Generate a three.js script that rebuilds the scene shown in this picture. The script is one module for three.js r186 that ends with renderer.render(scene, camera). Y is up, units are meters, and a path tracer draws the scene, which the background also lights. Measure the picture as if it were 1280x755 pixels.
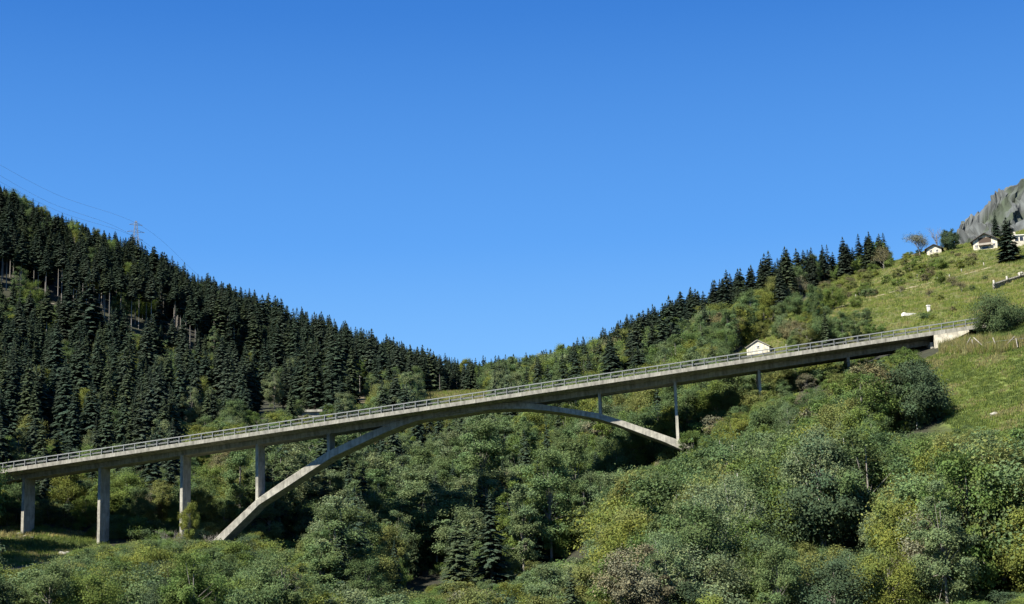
import * as THREE from 'three';
import { mergeGeometries } from 'three/addons/utils/BufferGeometryUtils.js';
import { ImprovedNoise } from 'three/addons/math/ImprovedNoise.js';

// ------------------------------------------------------------------ camera, sky, sun, exposure
const W = 1280, H = 755, F = 1850, R = Math.PI / 180;
const scene = new THREE.Scene();
const camera = new THREE.PerspectiveCamera(2 * Math.atan(H / 2 / F) / R, W / H, 0.5, 9000);
camera.position.set(0, 1.7, 0);
camera.rotation.order = 'YXZ';
camera.rotation.set(10.75 * R, 0, -1.9 * R);
camera.updateMatrixWorld(true);

const sunDir = new THREE.Vector3(-0.536, 0.719, 0.442).normalize();
const sun = new THREE.DirectionalLight(new THREE.Color().setRGB(1, 0.93, 0.80), 5);
sun.position.copy(sunDir).multiplyScalar(900);
sun.target.position.set(0, 0, -300);
sun.position.add(sun.target.position);
sun.castShadow = true;
sun.shadow.camera.left = -600; sun.shadow.camera.right = 600; sun.shadow.camera.top = 500; sun.shadow.camera.bottom = -500; sun.shadow.camera.far = 2500;
sun.shadow.mapSize.set(4096, 4096);
scene.add(sun, sun.target);

{ // clear afternoon sky: deep blue overhead, paler towards the horizon, a little brighter round the sun
  const w = 512, h = 256, d = new Float32Array(w * h * 4);
  const stops = [[0, [0.36, 0.68, 1.05]], [7, [0.24, 0.56, 1.03]], [13, [0.118, 0.38, 0.91]], [22, [0.047, 0.215, 0.675]], [40, [0.026, 0.15, 0.5]], [90, [0.018, 0.095, 0.35]]];
  for (let j = 0; j < h; j++) {
    const el = ((j + 0.5) / h - 0.5) * 180, e = Math.max(0, el);
    let k = 0; while (k < stops.length - 2 && e > stops[k + 1][0]) k++;
    let t = Math.min(1, Math.max(0, (e - stops[k][0]) / (stops[k + 1][0] - stops[k][0])));
    for (let i = 0; i < w; i++) {
      const az = ((i + 0.5) / w - 0.5) * 2 * Math.PI, ce = Math.cos(el * R);
      const c = Math.cos(az) * ce * sunDir.x + Math.sin(el * R) * sunDir.y + Math.sin(az) * ce * sunDir.z;
      const g = 1 + 0.9 * Math.pow(Math.max(0, c), 10), o = (j * w + i) * 4;
      for (let q = 0; q < 3; q++) d[o + q] = 0.432 * (stops[k][1][q] * (1 - t) + stops[k + 1][1][q] * t) * (q === 2 ? 1 + (g - 1) * 0.55 : g);
      d[o + 3] = 1;
    }
  }
  const t = new THREE.DataTexture(d, w, h, THREE.RGBAFormat, THREE.FloatType);
  t.mapping = THREE.EquirectangularReflectionMapping; t.magFilter = THREE.LinearFilter; t.needsUpdate = true;
  scene.background = t; scene.environment = t;
}
const renderer = new THREE.WebGLRenderer({ antialias: true });
renderer.setSize(1024, 604);
renderer.toneMapping = THREE.LinearToneMapping;
renderer.toneMappingExposure = 2.35;
renderer.shadowMap.enabled = true;

// ------------------------------------------------------------------ helpers
let seed = 12345;
const rnd = () => { seed = (seed + 0x6d2b79f5) | 0; let t = Math.imul(seed ^ (seed >>> 15), 1 | seed); t = (t + Math.imul(t ^ (t >>> 7), 61 | t)) ^ t; return ((t ^ (t >>> 14)) >>> 0) / 4294967296; };
const rr = (a, b) => a + (b - a) * rnd();
const pick = (a) => a[Math.floor(rnd() * a.length)];
const clamp = (x, a, b) => Math.min(b, Math.max(a, x));
const smooth = (x, a, b) => { const t = clamp((x - a) / (b - a), 0, 1); return t * t * (3 - 2 * t); };
const V = (x, y, z) => new THREE.Vector3(x, y, z);
const C = (r, g, b) => new THREE.Color().setRGB(r, g, b);
const pn = new ImprovedNoise();
const noise = (x, y, z = 0.37) => pn.noise(x, y, z);
const fbm = (x, y, n = 4, z = 0.37) => { let s = 0, a = 1, t = 0; for (let i = 0; i < n; i++) { s += a * pn.noise(x, y, z + i * 7.1); t += a; a *= 0.5; x *= 2.03; y *= 2.03; } return s / t; };
const ray = (px, py) => V((px - W / 2) / F, -(py - H / 2) / F, -1).applyQuaternion(camera.quaternion);
const at = (px, py, depth) => { const r = ray(px, py); return r.multiplyScalar(depth / -r.z).add(camera.position); };   // a sight line followed to its distance
const inv = camera.quaternion.clone().invert(), tmpv = V();
const proj = (p) => { tmpv.copy(p).sub(camera.position).applyQuaternion(inv); return [W / 2 + F * tmpv.x / -tmpv.z, H / 2 - F * tmpv.y / -tmpv.z, -tmpv.z]; };
const polyline = (pts) => (x) => { if (x <= pts[0][0]) return pts[0][1]; for (let i = 1; i < pts.length; i++) if (x <= pts[i][0]) { const [a, b] = pts[i - 1], [c, d] = pts[i]; return b + (d - b) * (x - a) / (c - a); } return pts[pts.length - 1][1]; };
const inside = (x, y, P) => { let c = false; for (let i = 0, j = P.length - 1; i < P.length; j = i++) { const [a, b] = P[i], [e, f] = P[j]; if ((b > y) !== (f > y) && x < (e - a) * (y - b) / (f - b) + a) c = !c; } return c; };

const used = new Map();
const numbered = (name) => { const n = used.get(name) ?? 0; used.set(name, n + 1); return n ? name + '_' + String(n).padStart(3, '0') : name; };
const tag = (o, label, category, group, kind) => { if (label) o.userData.label = label; if (category) o.userData.category = category; if (group) o.userData.group = group; if (kind) o.userData.kind = kind; return o; };
const part = (name, g, m, parent) => { const o = new THREE.Mesh(g, m); o.name = name; o.castShadow = o.receiveShadow = true; parent.add(o); return o; };
const thing = (name, label, category, pos, turn = 0, group) => { const o = new THREE.Group(); o.name = numbered(name); o.position.copy(pos); o.rotation.y = turn; tag(o, label, category, group); scene.add(o); return o; };
const solo = (name, g, m, label, category, pos, turn = 0, group) => { const o = part(numbered(name), g, m, scene); o.position.copy(pos); o.rotation.y = turn; return tag(o, label, category, group); };

function geo(pos, idx, uv, col) {
  const g = new THREE.BufferGeometry();
  g.setAttribute('position', new THREE.Float32BufferAttribute(pos, 3));
  if (uv) g.setAttribute('uv', new THREE.Float32BufferAttribute(uv, 2));
  if (col) g.setAttribute('color', new THREE.Float32BufferAttribute(col, 3));
  if (idx) g.setIndex(idx);
  g.computeVertexNormals();
  return g;
}
const box = (x0, x1, y0, y1, z0, z1) => { // uv in metres
  const g = new THREE.BoxGeometry(x1 - x0, y1 - y0, z1 - z0).translate((x0 + x1) / 2, (y0 + y1) / 2, (z0 + z1) / 2);
  const p = g.attributes.position, n = g.attributes.normal, u = g.attributes.uv;
  for (let i = 0; i < p.count; i++) { const ax = Math.abs(n.getX(i)), ay = Math.abs(n.getY(i)); u.setXY(i, ax > 0.5 ? p.getZ(i) : p.getX(i), ay > 0.5 ? p.getZ(i) : p.getY(i)); }
  return g;
};
const bar = (a, b, r, seg = 5, r2 = r) => { // tapered round bar from a to b
  const d = b.clone().sub(a), g = new THREE.CylinderGeometry(r2, r, d.length(), seg, 1).translate(0, d.length() / 2, 0);
  return g.applyQuaternion(new THREE.Quaternion().setFromUnitVectors(V(0, 1, 0), d.normalize())).translate(a.x, a.y, a.z);
};
const merged = (list) => mergeGeometries(list.map((g) => { const q = g.index ? g.toNonIndexed() : g; for (const k of Object.keys(q.attributes)) if (!['position', 'normal', 'uv', 'color'].includes(k)) q.deleteAttribute(k); return q; }));

function tex(n, f, srgb = true) {
  const d = new Uint8Array(n * n * 4);
  for (let j = 0; j < n; j++) for (let i = 0; i < n; i++) { const c = f(i / n, j / n), o = (j * n + i) * 4; for (let q = 0; q < 3; q++) d[o + q] = clamp(Math.round(255 * (Array.isArray(c) ? c[q] : c)), 0, 255); d[o + 3] = 255; }
  const t = new THREE.DataTexture(d, n, n); t.wrapS = t.wrapT = THREE.RepeatWrapping; t.magFilter = THREE.LinearFilter; if (srgb) t.colorSpace = THREE.SRGBColorSpace; t.needsUpdate = true; return t;
}
const tileNoise = (u, v, f, n = 4) => { // seamless fbm
  let s = 0, a = 1, t = 0;
  for (let i = 0; i < n; i++) { const X = Math.cos(u * 6.2832) * f / 6.2832, Y = Math.sin(u * 6.2832) * f / 6.2832, Z = Math.cos(v * 6.2832) * f / 6.2832, Q = Math.sin(v * 6.2832) * f / 6.2832; s += a * (pn.noise(X + Z * 1.3 + 5, Y + Q * 0.7, Q - Z + i * 3.3)); t += a; a *= 0.55; f *= 2.1; }
  return s / t;
};

// ------------------------------------------------------------------ materials
const concTex = tex(512, (u, v) => { // board-marked concrete with stains and streaks; 8 m square
  const n = tileNoise(u, v, 6, 5), s = tileNoise(u * 1, v * 0.12, 22, 3), board = Math.abs(((v * 16) % 1) - 0.5) > 0.47 ? -0.05 : 0;
  const k = 0.73 + 0.20 * n + 0.24 * s + board + 0.03 * Math.sin(Math.floor(v * 16) * 12.9898) + (rnd() - 0.5) * 0.05;
  return [k, k * 0.985, k * 0.945];
});
concTex.repeat.set(1 / 8, 1 / 8);
const concBump = tex(256, (u, v) => 0.5 + 0.35 * tileNoise(u, v, 20, 4) + (Math.abs(((v * 16) % 1) - 0.5) > 0.46 ? -0.2 : 0), false);
concBump.repeat.set(1 / 8, 1 / 8);
const M = {
  concrete: new THREE.MeshStandardMaterial({ map: concTex, bumpMap: concBump, bumpScale: 0.03, color: C(0.63, 0.63, 0.585), roughness: 0.93 }),
  asphalt: new THREE.MeshStandardMaterial({ color: C(0.05, 0.05, 0.052), roughness: 0.95 }),
  steel: new THREE.MeshStandardMaterial({ color: C(0.22, 0.235, 0.235), roughness: 0.65, metalness: 0.4 }),
  plaster: new THREE.MeshStandardMaterial({ map: concTex, color: C(1.0, 0.96, 0.84), roughness: 0.95 }),
  stonewall: new THREE.MeshStandardMaterial({ map: concTex, bumpMap: concBump, bumpScale: 0.1, color: C(0.45, 0.44, 0.41), roughness: 0.97 }),
  timber: new THREE.MeshStandardMaterial({ color: C(0.06, 0.042, 0.03), roughness: 0.9 }),
  greywood: new THREE.MeshStandardMaterial({ color: C(0.26, 0.24, 0.21), roughness: 0.9 }),
  roof: new THREE.MeshStandardMaterial({ color: C(0.05, 0.043, 0.04), roughness: 0.9 }),
  glass: new THREE.MeshStandardMaterial({ color: C(0.03, 0.035, 0.045), roughness: 0.12, metalness: 0.1 }),
  white: new THREE.MeshStandardMaterial({ color: C(0.72, 0.70, 0.65), roughness: 0.85 }),
  palestone: new THREE.MeshStandardMaterial({ color: C(0.42, 0.40, 0.36), roughness: 0.9 }),
  log: new THREE.MeshStandardMaterial({ color: C(0.36, 0.31, 0.24), roughness: 0.9 }),
  bark: new THREE.MeshStandardMaterial({ color: C(0.075, 0.06, 0.047), roughness: 0.95 }),
  greybark: new THREE.MeshStandardMaterial({ color: C(0.2, 0.185, 0.165), roughness: 0.95 }),
  birchbark: new THREE.MeshStandardMaterial({ color: C(0.55, 0.54, 0.5), roughness: 0.9 }),
  rock: new THREE.MeshStandardMaterial({ map: concTex, bumpMap: concBump, bumpScale: 0.12, color: C(0.5, 0.5, 0.47), roughness: 0.97 }),
};

// ------------------------------------------------------------------ where the bridge stands
const yaw = 5.5 * R, PD = 252, ca = Math.cos(yaw), sa = Math.sin(yaw);
const bo = V(PD * sa, 0, -PD * ca);                                  // foot of the perpendicular on the outer face of the edge beam
const onBridge = (px, py, set = 0) => {                              // sight line met with a plane `set` metres behind the edge beam, in bridge axes (along, up)
  const r = ray(px, py), n = V(sa, 0, -ca), t = (PD + set) / r.dot(n), p = r.multiplyScalar(t).add(camera.position);
  return [(p.x - bo.x) * ca + (p.z - bo.z) * sa, p.y];
};
const fromBridge = (u, w) => V(bo.x + u * ca + w * sa, 0, bo.z + u * sa - w * ca);   // u along, w metres behind the edge beam
const [uA, yA] = onBridge(0, 587), [uB, yB] = onBridge(1230, 404.5);
const grade = (yB - yA) / (uB - uA), yDeck = (u) => yA + grade * (u - uA);
const uOf = (px) => { let lo = uA - 60, hi = uB + 40; for (let i = 0; i < 40; i++) { const m = (lo + hi) / 2, p = fromBridge(m, 0); p.y = yDeck(m); if (proj(p)[0] < px) lo = m; else hi = m; } return lo; };

// ------------------------------------------------------------------ terrain: a height surface through surveyed points
const survey = [
  // valley floor near the viewer
  ...[[-160, 0, 60], [160, 1, 60], [0, 0, 40], [0, 0, -40], [-60, 0, -30], [70, 1, -40], [-90, 2, -90], [0, -2, -110], [100, 7, -100], [160, 16, -90], [-180, 16, -80], [240, 34, -60], [-300, 40, -40], [320, 60, 20]],
].map(([x, y, z]) => [x, z, y]);
const sp = (px, py, d) => { const p = at(px, py, d); survey.push([p.x, p.z, p.y]); };
// foreground mounds in front of the bridge
for (const a of [[0, 770, 150], [120, 768, 165], [240, 762, 175], [330, 772, 180], [430, 785, 180], [540, 772, 190], [640, 790, 180], [740, 790, 170]]) sp(...a);
for (const a of [[30, 720, 205], [120, 718, 215], [230, 708, 222], [320, 720, 225], [420, 740, 225], [545, 752, 232], [640, 752, 225]]) sp(...a);
// feet of the bridge, left to right
for (const a of [[5, 676, 258], [70, 686, 257], [135, 692, 256], [235, 690, 252], [285, 690, 250], [400, 715, 252], [500, 735, 255], [590, 728, 258], [680, 690, 256], [760, 640, 252], [862, 575, 247]]) sp(...a);
for (const a of [[950, 520, 243], [1056, 482, 240], [1130, 462, 237], [1175, 446, 235], [1280, 424, 232], [1400, 385, 228]]) sp(...a);
// right bank, in front of the bridge
for (const a of [[800, 760, 165], [900, 765, 150], [1000, 770, 140], [1130, 770, 130], [1280, 765, 122], [1450, 740, 115]]) sp(...a);
for (const a of [[800, 690, 215], [880, 680, 195], [980, 670, 178], [1090, 665, 165], [1200, 650, 158], [1300, 635, 152]]) sp(...a);
for (const a of [[900, 600, 225], [1000, 590, 212], [1100, 572, 202], [1190, 545, 197], [1280, 528, 192], [1420, 500, 185]]) sp(...a);
// behind the bridge, left
for (const a of [[0, 610, 310], [100, 625, 310], [210, 632, 300], [330, 640, 300], [430, 650, 310], [0, 540, 375], [110, 548, 380], [230, 550, 390], [340, 545, 410], [430, 560, 400]]) sp(...a);
for (const a of [[0, 490, 440], [150, 500, 450], [300, 510, 460], [380, 516, 440], [460, 508, 450], [540, 500, 500], [600, 494, 540]]) sp(...a);
// shaded mountainside up to its ridge and beyond
for (const a of [[0, 405, 530], [150, 425, 545], [300, 465, 560], [430, 480, 560], [0, 330, 600], [150, 365, 620], [300, 425, 640], [420, 460, 660], [500, 480, 660]]) sp(...a);
for (const a of [[-150, 175, 650], [0, 262, 680], [100, 312, 695], [200, 362, 710], [300, 403, 725], [400, 437, 740], [480, 460, 750], [560, 484, 760]]) sp(...a);
for (const a of [[-150, 300, 960], [0, 340, 960], [200, 420, 960], [400, 478, 960], [560, 500, 960]]) sp(...a);
for (const a of [[-400, 420, 420], [-350, 620, 260], [-400, 250, 560]]) sp(...a);
// valley and right bank behind the bridge
for (const a of [[520, 705, 278], [550, 640, 312], [590, 590, 340], [640, 545, 375], [680, 510, 430], [660, 640, 292], [720, 600, 302], [760, 560, 318], [640, 695, 268], [740, 636, 276], [800, 598, 278], [840, 560, 300], [800, 520, 380], [880, 500, 340]]) sp(...a);
for (const a of [[620, 497, 590], [700, 485, 590], [760, 461, 590], [820, 433, 590], [880, 410, 590], [940, 387, 590], [1010, 364, 585], [1080, 344, 580], [1160, 318, 575], [1230, 309, 565], [1300, 296, 560], [1420, 260, 550]]) sp(...a);
for (const a of [[780, 480, 470], [860, 460, 450], [900, 450, 430], [950, 443, 425], [1000, 425, 430], [1080, 405, 425], [1160, 395, 415], [1250, 375, 410], [1350, 345, 400], [960, 490, 300], [1060, 455, 305], [1150, 430, 310], [1260, 405, 315]]) sp(...a);
for (const a of [[1000, 395, 490], [1100, 372, 490], [1200, 350, 485], [1280, 338, 480]]) sp(...a);
for (const a of [[700, 500, 850], [850, 460, 850], [1000, 410, 850], [1150, 375, 850], [1300, 350, 850]]) sp(...a);
const tps = (() => {
  const n = survey.length, S = 100, m = n + 3, A = [], phi = (r2) => (r2 < 1e-9 ? 0 : 0.5 * r2 * Math.log(r2));
  for (let i = 0; i < n; i++) {
    const row = new Float64Array(m + 1), [x, z, y] = survey[i];
    for (let j = 0; j < n; j++) { const dx = (x - survey[j][0]) / S, dz = (z - survey[j][1]) / S; row[j] = phi(dx * dx + dz * dz); }
    row[i] += 0.004; row[n] = 1; row[n + 1] = x / S; row[n + 2] = z / S; row[m] = y; A.push(row);
  }
  for (let k = 0; k < 3; k++) { const row = new Float64Array(m + 1); for (let j = 0; j < n; j++) row[j] = k === 0 ? 1 : survey[j][k - 1] / S; A.push(row); }
  for (let c = 0; c < m; c++) {
    let p = c; for (let r = c + 1; r < m; r++) if (Math.abs(A[r][c]) > Math.abs(A[p][c])) p = r;
    [A[c], A[p]] = [A[p], A[c]];
    for (let r = c + 1; r < m; r++) { const k = A[r][c] / A[c][c]; if (k) for (let q = c; q <= m; q++) A[r][q] -= k * A[c][q]; }
  }
  const w = new Float64Array(m);
  for (let r = m - 1; r >= 0; r--) { let s = A[r][m]; for (let q = r + 1; q < m; q++) s -= A[r][q] * w[q]; w[r] = s / A[r][r]; }
  return (x, z) => { let s = w[n] + w[n + 1] * x / S + w[n + 2] * z / S; for (let j = 0; j < n; j++) { const dx = (x - survey[j][0]) / S, dz = (z - survey[j][1]) / S; s += w[j] * phi(dx * dx + dz * dz); } return s; };
})();
const height = (() => {
  // sampled once on a 6 m lattice, then bilinear
  const x0 = -620, x1 = 620, z0 = -1060, z1 = 120, st = 6, nx = Math.round((x1 - x0) / st) + 1, nz = Math.round((z1 - z0) / st) + 1, g = new Float32Array(nx * nz);
  for (let j = 0; j < nz; j++) for (let i = 0; i < nx; i++) { const x = x0 + i * st, z = z0 + j * st, far = smooth(-z, 230, 420); g[j * nx + i] = tps(x, z) + (0.8 + 1.6 * far) * fbm(x / 34, z / 34, 3) + 3.5 * far * fbm(x / 110, z / 110, 2); }
  return (x, z) => {
    const fx = clamp((x - x0) / st, 0, nx - 1.001), fz = clamp((z - z0) / st, 0, nz - 1.001), i = Math.floor(fx), j = Math.floor(fz), a = fx - i, b = fz - j, o = j * nx + i;
    return (g[o] * (1 - a) + g[o + 1] * a) * (1 - b) + (g[o + nx] * (1 - a) + g[o + nx + 1] * a) * b;
  };
})();
const ground = (x, z) => V(x, height(x, z), z);
const hit = (px, py, d0 = 150, d1 = 800) => { const r = ray(px, py); let p; for (let d = d0; d < d1; d += 0.5) { const s = d / -r.z; p = V(r.x * s, camera.position.y + r.y * s, -d); if (height(p.x, p.z) >= p.y) break; } p.y = height(p.x, p.z); return p; };   // where a sight line meets the ground
const onGround = (px, d) => { let x = 0, g; for (let i = 0; i < 12; i++) { g = ground(x, -d); const e = px - proj(g)[0]; x += e * d / F; } return ground(x, -d); };   // the ground at a distance, under a sight line

// meadows, in the picture's sight lines to the ground
const meadowNear = [[1150, 452], [1178, 440], [1212, 412], [1300, 380], [1300, 545], [1240, 548], [1202, 546], [1180, 525], [1168, 480]];
const meadowFar = [[925, 446], [945, 405], [1000, 380], [1040, 352], [1110, 335], [1150, 300], [1300, 270], [1300, 420], [1230, 408], [1090, 424], [1000, 440]];
const terrace = [[525, 504], [535, 486], [600, 482], [628, 490], [600, 506]];
const bareEarth = [[440, 508], [444, 495], [466, 495], [470, 508]];
const pierGrass = [[0, 712], [0, 660], [40, 655], [110, 668], [150, 690], [70, 700]];
function cover(p, q = proj(p)) { // what grows at a point of the ground
  const [x, y, d] = q;
  if (d < 300 && d > 170 && inside(x, y, meadowNear)) return 'meadow';
  if (d > 290 && d < 620 && inside(x, y, meadowFar)) return 'pasture';
  if (d > 420 && d < 620 && inside(x, y, terrace)) return 'terrace';
  if (d > 400 && d < 520 && inside(x, y, bareEarth)) return 'earth';
  if (d > 215 && d < 300 && inside(x, y, pierGrass)) return 'rough';
  return 'wood';
}
{
  const lo = [], build = (a, b, n, f) => { for (let i = 0; i <= n; i++) f.push(a + (b - a) * i / n); };
  const xs = [], zs = [];
  for (const v of [-4000, -2600, -1700, -1200, -900, -740]) xs.push(v); build(-620, 620, 310, xs); for (const v of [740, 900, 1200, 1700, 2600, 4000]) xs.push(v);
  for (const v of [-5000, -3200, -2200, -1600, -1300]) zs.push(v); build(-1060, 120, 295, zs); for (const v of [260, 500, 1000, 2000, 4000]) zs.push(v);
  const pos = [], uv = [], col = [], idx = [];
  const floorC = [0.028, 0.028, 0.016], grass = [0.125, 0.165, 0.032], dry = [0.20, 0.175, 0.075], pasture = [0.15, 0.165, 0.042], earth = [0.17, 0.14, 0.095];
  const mix = (a, b, t) => a.map((v, i) => v + (b[i] - v) * t);
  for (const z of zs) for (const x of xs) {
    const p = ground(x, z); pos.push(p.x, p.y, p.z); uv.push(x / 14, z / 14);
    let c = floorC;
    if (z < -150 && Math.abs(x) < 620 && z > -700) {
      const k = cover(p), n = fbm(x / 9, z / 9, 4), n2 = fbm(x / 2.2, z / 2.2, 3, 4.4);
      if (k === 'meadow') c = mix(mix(grass, dry, clamp(n * 0.5, 0, 0.3)), [0.075, 0.12, 0.025], clamp(0.2 + n2 * 1.4, 0, 0.8));
      else if (k === 'pasture') c = mix(mix(pasture, dry, clamp(0.15 + n * 1.2, 0, 0.7)), [0.07, 0.095, 0.03], clamp(0.1 + n2 * 1.5, 0, 0.75));
      else if (k === 'terrace') c = mix(grass, dry, clamp(0.4 + n, 0, 1));
      else if (k === 'earth') c = mix(earth, dry, clamp(0.2 + n, 0, 1));
      else if (k === 'rough') c = mix([0.06, 0.08, 0.022], dry, clamp(0.1 + n, 0, 0.5));
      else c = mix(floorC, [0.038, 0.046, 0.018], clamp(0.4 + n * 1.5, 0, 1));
    }
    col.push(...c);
  }
  const nx = xs.length;
  for (let j = 0; j < zs.length - 1; j++) for (let i = 0; i < nx - 1; i++) { const o = j * nx + i; idx.push(o, o + nx, o + 1, o + 1, o + nx, o + nx + 1); }
  const gt = tex(256, (u, v) => { const n = tileNoise(u, v, 14, 5); const k = 0.8 + 0.5 * n + (rnd() - 0.5) * 0.22; return [k, k, k * 0.97]; });
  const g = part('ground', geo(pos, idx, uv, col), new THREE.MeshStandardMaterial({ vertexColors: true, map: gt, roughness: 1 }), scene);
  g.userData.kind = 'structure';
}
// ------------------------------------------------------------------ far rocky mountain
{
  const pos = [], idx = [], col = [], uv = [], nx = 380, nz = 220;
  const crest = polyline([[1120, 370], [1196, 340], [1212, 302], [1222, 288], [1242, 275], [1260, 255], [1282, 231], [1330, 204], [1420, 170], [1560, 190], [1760, 260]]);
  for (let j = 0; j <= nz; j++) for (let i = 0; i <= nx; i++) {
    const px = 1150 + 330 * i / nx, t = j / nz, d = 1250 + 1100 * t, top = at(px, crest(px), 1900), base = 120;
    const prof = t < 0.59 ? Math.pow(t / 0.59, 1.15) : 1 - (t - 0.59) * 0.9, r = ray(px, 500), s = d / -r.z, x = r.x * s, z = -d, k0 = smooth(t, 0.02, 0.4);
    const rg = (s, q) => 0.42 - Math.abs(noise(x / s + q, z / s, q)) * 1.6, y = base + (top.y - base) * prof + k0 * (30 * rg(110, 1.3) + 18 * rg(46, 4.7) + 12 * rg(21, 8.1) + 8 * rg(10, 2.9)) - 6;
    pos.push(x + 14 * k0 * fbm(y / 25, z / 40, 3, 3.3), y, z + 22 * k0 * fbm(x / 25, y / 25, 3, 1.1)); uv.push(x / 60, y / 60);
    const g = smooth(fbm(x / 40, z / 30, 4, 9.2) + 0.25 * fbm(x / 8, z / 8, 2, 6.1), -0.16, 0.05), k = 1 + 1.2 * fbm(x / 10, y / 6, 3, 2.2);
    col.push((0.072 * g + 0.04 * (1 - g)) * k, (0.08 * g + 0.052 * (1 - g)) * k, (0.08 * g + 0.034 * (1 - g)) * k);
  }
  for (let j = 0; j < nz; j++) for (let i = 0; i < nx; i++) { const o = j * (nx + 1) + i; idx.push(o, o + 1, o + nx + 1, o + 1, o + nx + 2, o + nx + 1); }
  tag(part('mountain', geo(pos, idx, uv, col), new THREE.MeshStandardMaterial({ vertexColors: true, roughness: 1, flatShading: true, side: THREE.DoubleSide }), scene), null, null, null, 'structure');
}

// ------------------------------------------------------------------ arch bridge
const SET = 4.4, bridgeW = 13.4;
{
  const bridge = thing('arch_bridge', 'long sloping concrete road bridge with a slender arch and blade piers across the valley', 'bridge', bo.clone(), -yaw);
  const along = (u0, u1, prof, step = 6) => { // a profile of (behind the edge, height against the deck) run along the sloping deck
    const n = Math.max(1, Math.round((u1 - u0) / step)), pos = [], uv = [], idx = [], m = prof.length;
    const put = (u, [w, y], a, b) => { pos.push(u, yDeck(u) + y, -w); uv.push(a, b); };
    for (let e = 0; e < m; e++) {
      const A = prof[e], B = prof[(e + 1) % m], L = Math.hypot(A[0] - B[0], A[1] - B[1]);
      for (let k = 0; k < n; k++) { const a = u0 + (u1 - u0) * k / n, b = u0 + (u1 - u0) * (k + 1) / n, o = pos.length / 3; put(a, A, a, A[1]); put(b, A, b, A[1]); put(b, B, b, A[1] - L); put(a, B, a, A[1] - L); idx.push(o, o + 2, o + 1, o, o + 3, o + 2); }
    }
    const tri = THREE.ShapeUtils.triangulateShape(prof.map(([w, y]) => new THREE.Vector2(w, y)), []);
    for (const u of [u0, u1]) { const o = pos.length / 3; for (const q of prof) put(u, q, q[0], q[1]); for (const t of tri) idx.push(o + t[0], o + t[1], o + t[2]); }
    const g = geo(pos, idx, uv).toNonIndexed(); g.computeVertexNormals(); return g;
  };
  const u0 = uA - 45, u1 = uOf(1240);
  // deck: slab, road, hollow girder, edge beams cast in lengths
  part('deck_slab', along(u0, u1, [[0.42, -0.16], [bridgeW - 0.42, -0.16], [bridgeW - 0.42, -0.46], [bridgeW - SET + 0.2, -0.78], [SET - 0.2, -0.78], [0.42, -0.46]]), M.concrete, bridge);
  part('road', along(u0, u1, [[0.95, -0.12], [bridgeW - 0.95, -0.12], [bridgeW - 0.95, -0.157], [0.95, -0.157]]), M.asphalt, bridge);
  part('girder', along(u0, uOf(1168), [[SET - 0.12, -0.785], [bridgeW - SET + 0.12, -0.785], [bridgeW - SET - 0.05, -1.68], [SET + 0.05, -1.68]]), M.concrete, bridge);
  for (const far of [0, 1]) {
    const z = (w) => (far ? bridgeW - w : w);
    for (let u = u0; u < u1 - 1; u += 10) part('edge_beam', along(u + 0.015, Math.min(u + 9.985, u1), [[z(-0.0), 0], [z(0.5), 0.02], [z(0.5), -0.5], [z(0.06), -0.66]], 5), M.concrete, bridge);
    // parapet: posts, round top rail, beam rail behind
    const rail = new THREE.Group(); rail.name = 'parapet'; bridge.add(rail);
    const post = merged([box(-0.05, 0.05, 0, 1.06, -0.06, 0.06), box(-0.11, 0.11, 0, 0.03, -0.11, 0.11)]), first = Math.ceil((u0 + 1) / 2) * 2;
    for (let u = first; u < u1 - 2; u += 2) { const o = part('post', post, M.steel, rail); o.position.set(u + 0.3, yDeck(u + 0.3) + 0.005, -z(0.22)); }
    const tube = (w, y, hh, ww) => along(u0, u1 - 2, [[w - ww, y - hh], [w - ww, y + hh * 0.6], [w - ww * 0.5, y + hh], [w + ww * 0.5, y + hh], [w + ww, y + hh * 0.6], [w + ww, y - hh]], 40);
    part('top_rail', tube(z(0.22), 1.1, 0.075, 0.07), M.steel, rail);
    const s = far ? -1 : 1, q = z(0.34); // W-shaped beam
    part('crash_beam', along(u0, u1 - 2, [[q, 0.62], [q + 0.08 * s, 0.56], [q, 0.50], [q, 0.46], [q + 0.08 * s, 0.40], [q, 0.34], [q + 0.01 * s, 0.34], [q + 0.095 * s, 0.40], [q + 0.01 * s, 0.48], [q + 0.095 * s, 0.56], [q + 0.01 * s, 0.62]], 40), M.steel, rail);
  }
  // arch: polygonal rib kinked under the columns
  const aw = 5.2, ws = (bridgeW - aw) / 2, topP = [[252, 690], [269.8, 672], [321.4, 623.6], [347.7, 605.3], [377.9, 585.4], [409, 564.5], [436.5, 551.5], [462, 539.8], [483, 531], [505, 523.5], [540, 514], [600, 504], [650, 503], [676.6, 505], [696, 508.4], [719.7, 511.8], [748.5, 516.4], [781.4, 526.7], [807, 535.5], [848.4, 550], [866, 559.5], [880, 569]];
  const botP = [[264, 692], [280.9, 673.5], [323.8, 631], [363.6, 605.3], [389, 588.5], [415, 571.5], [443, 558.4], [463, 549], [483, 540], [503, 532], [523, 525.5], [560, 517.5], [610, 512], [640, 511], [658.7, 511], [682, 513.2], [705.6, 516.2], [729, 520.2], [746, 523.2], [771, 530.6], [800, 541.5], [831, 552.8], [852, 562.3], [870, 575]];
  const T = topP.map((p) => onBridge(p[0], p[1], ws)), B = botP.map((p) => onBridge(p[0], p[1], ws));
  const sh = new THREE.Shape([...T, ...B.reverse()].map(([u, y]) => new THREE.Vector2(u, y)));
  part('arch', new THREE.ExtrudeGeometry(sh, { depth: aw, bevelEnabled: true, bevelThickness: 0.04, bevelSize: 0.04, bevelOffset: -0.04, bevelSegments: 1 }).translate(0, 0, -ws - aw), M.concrete, bridge);
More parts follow.
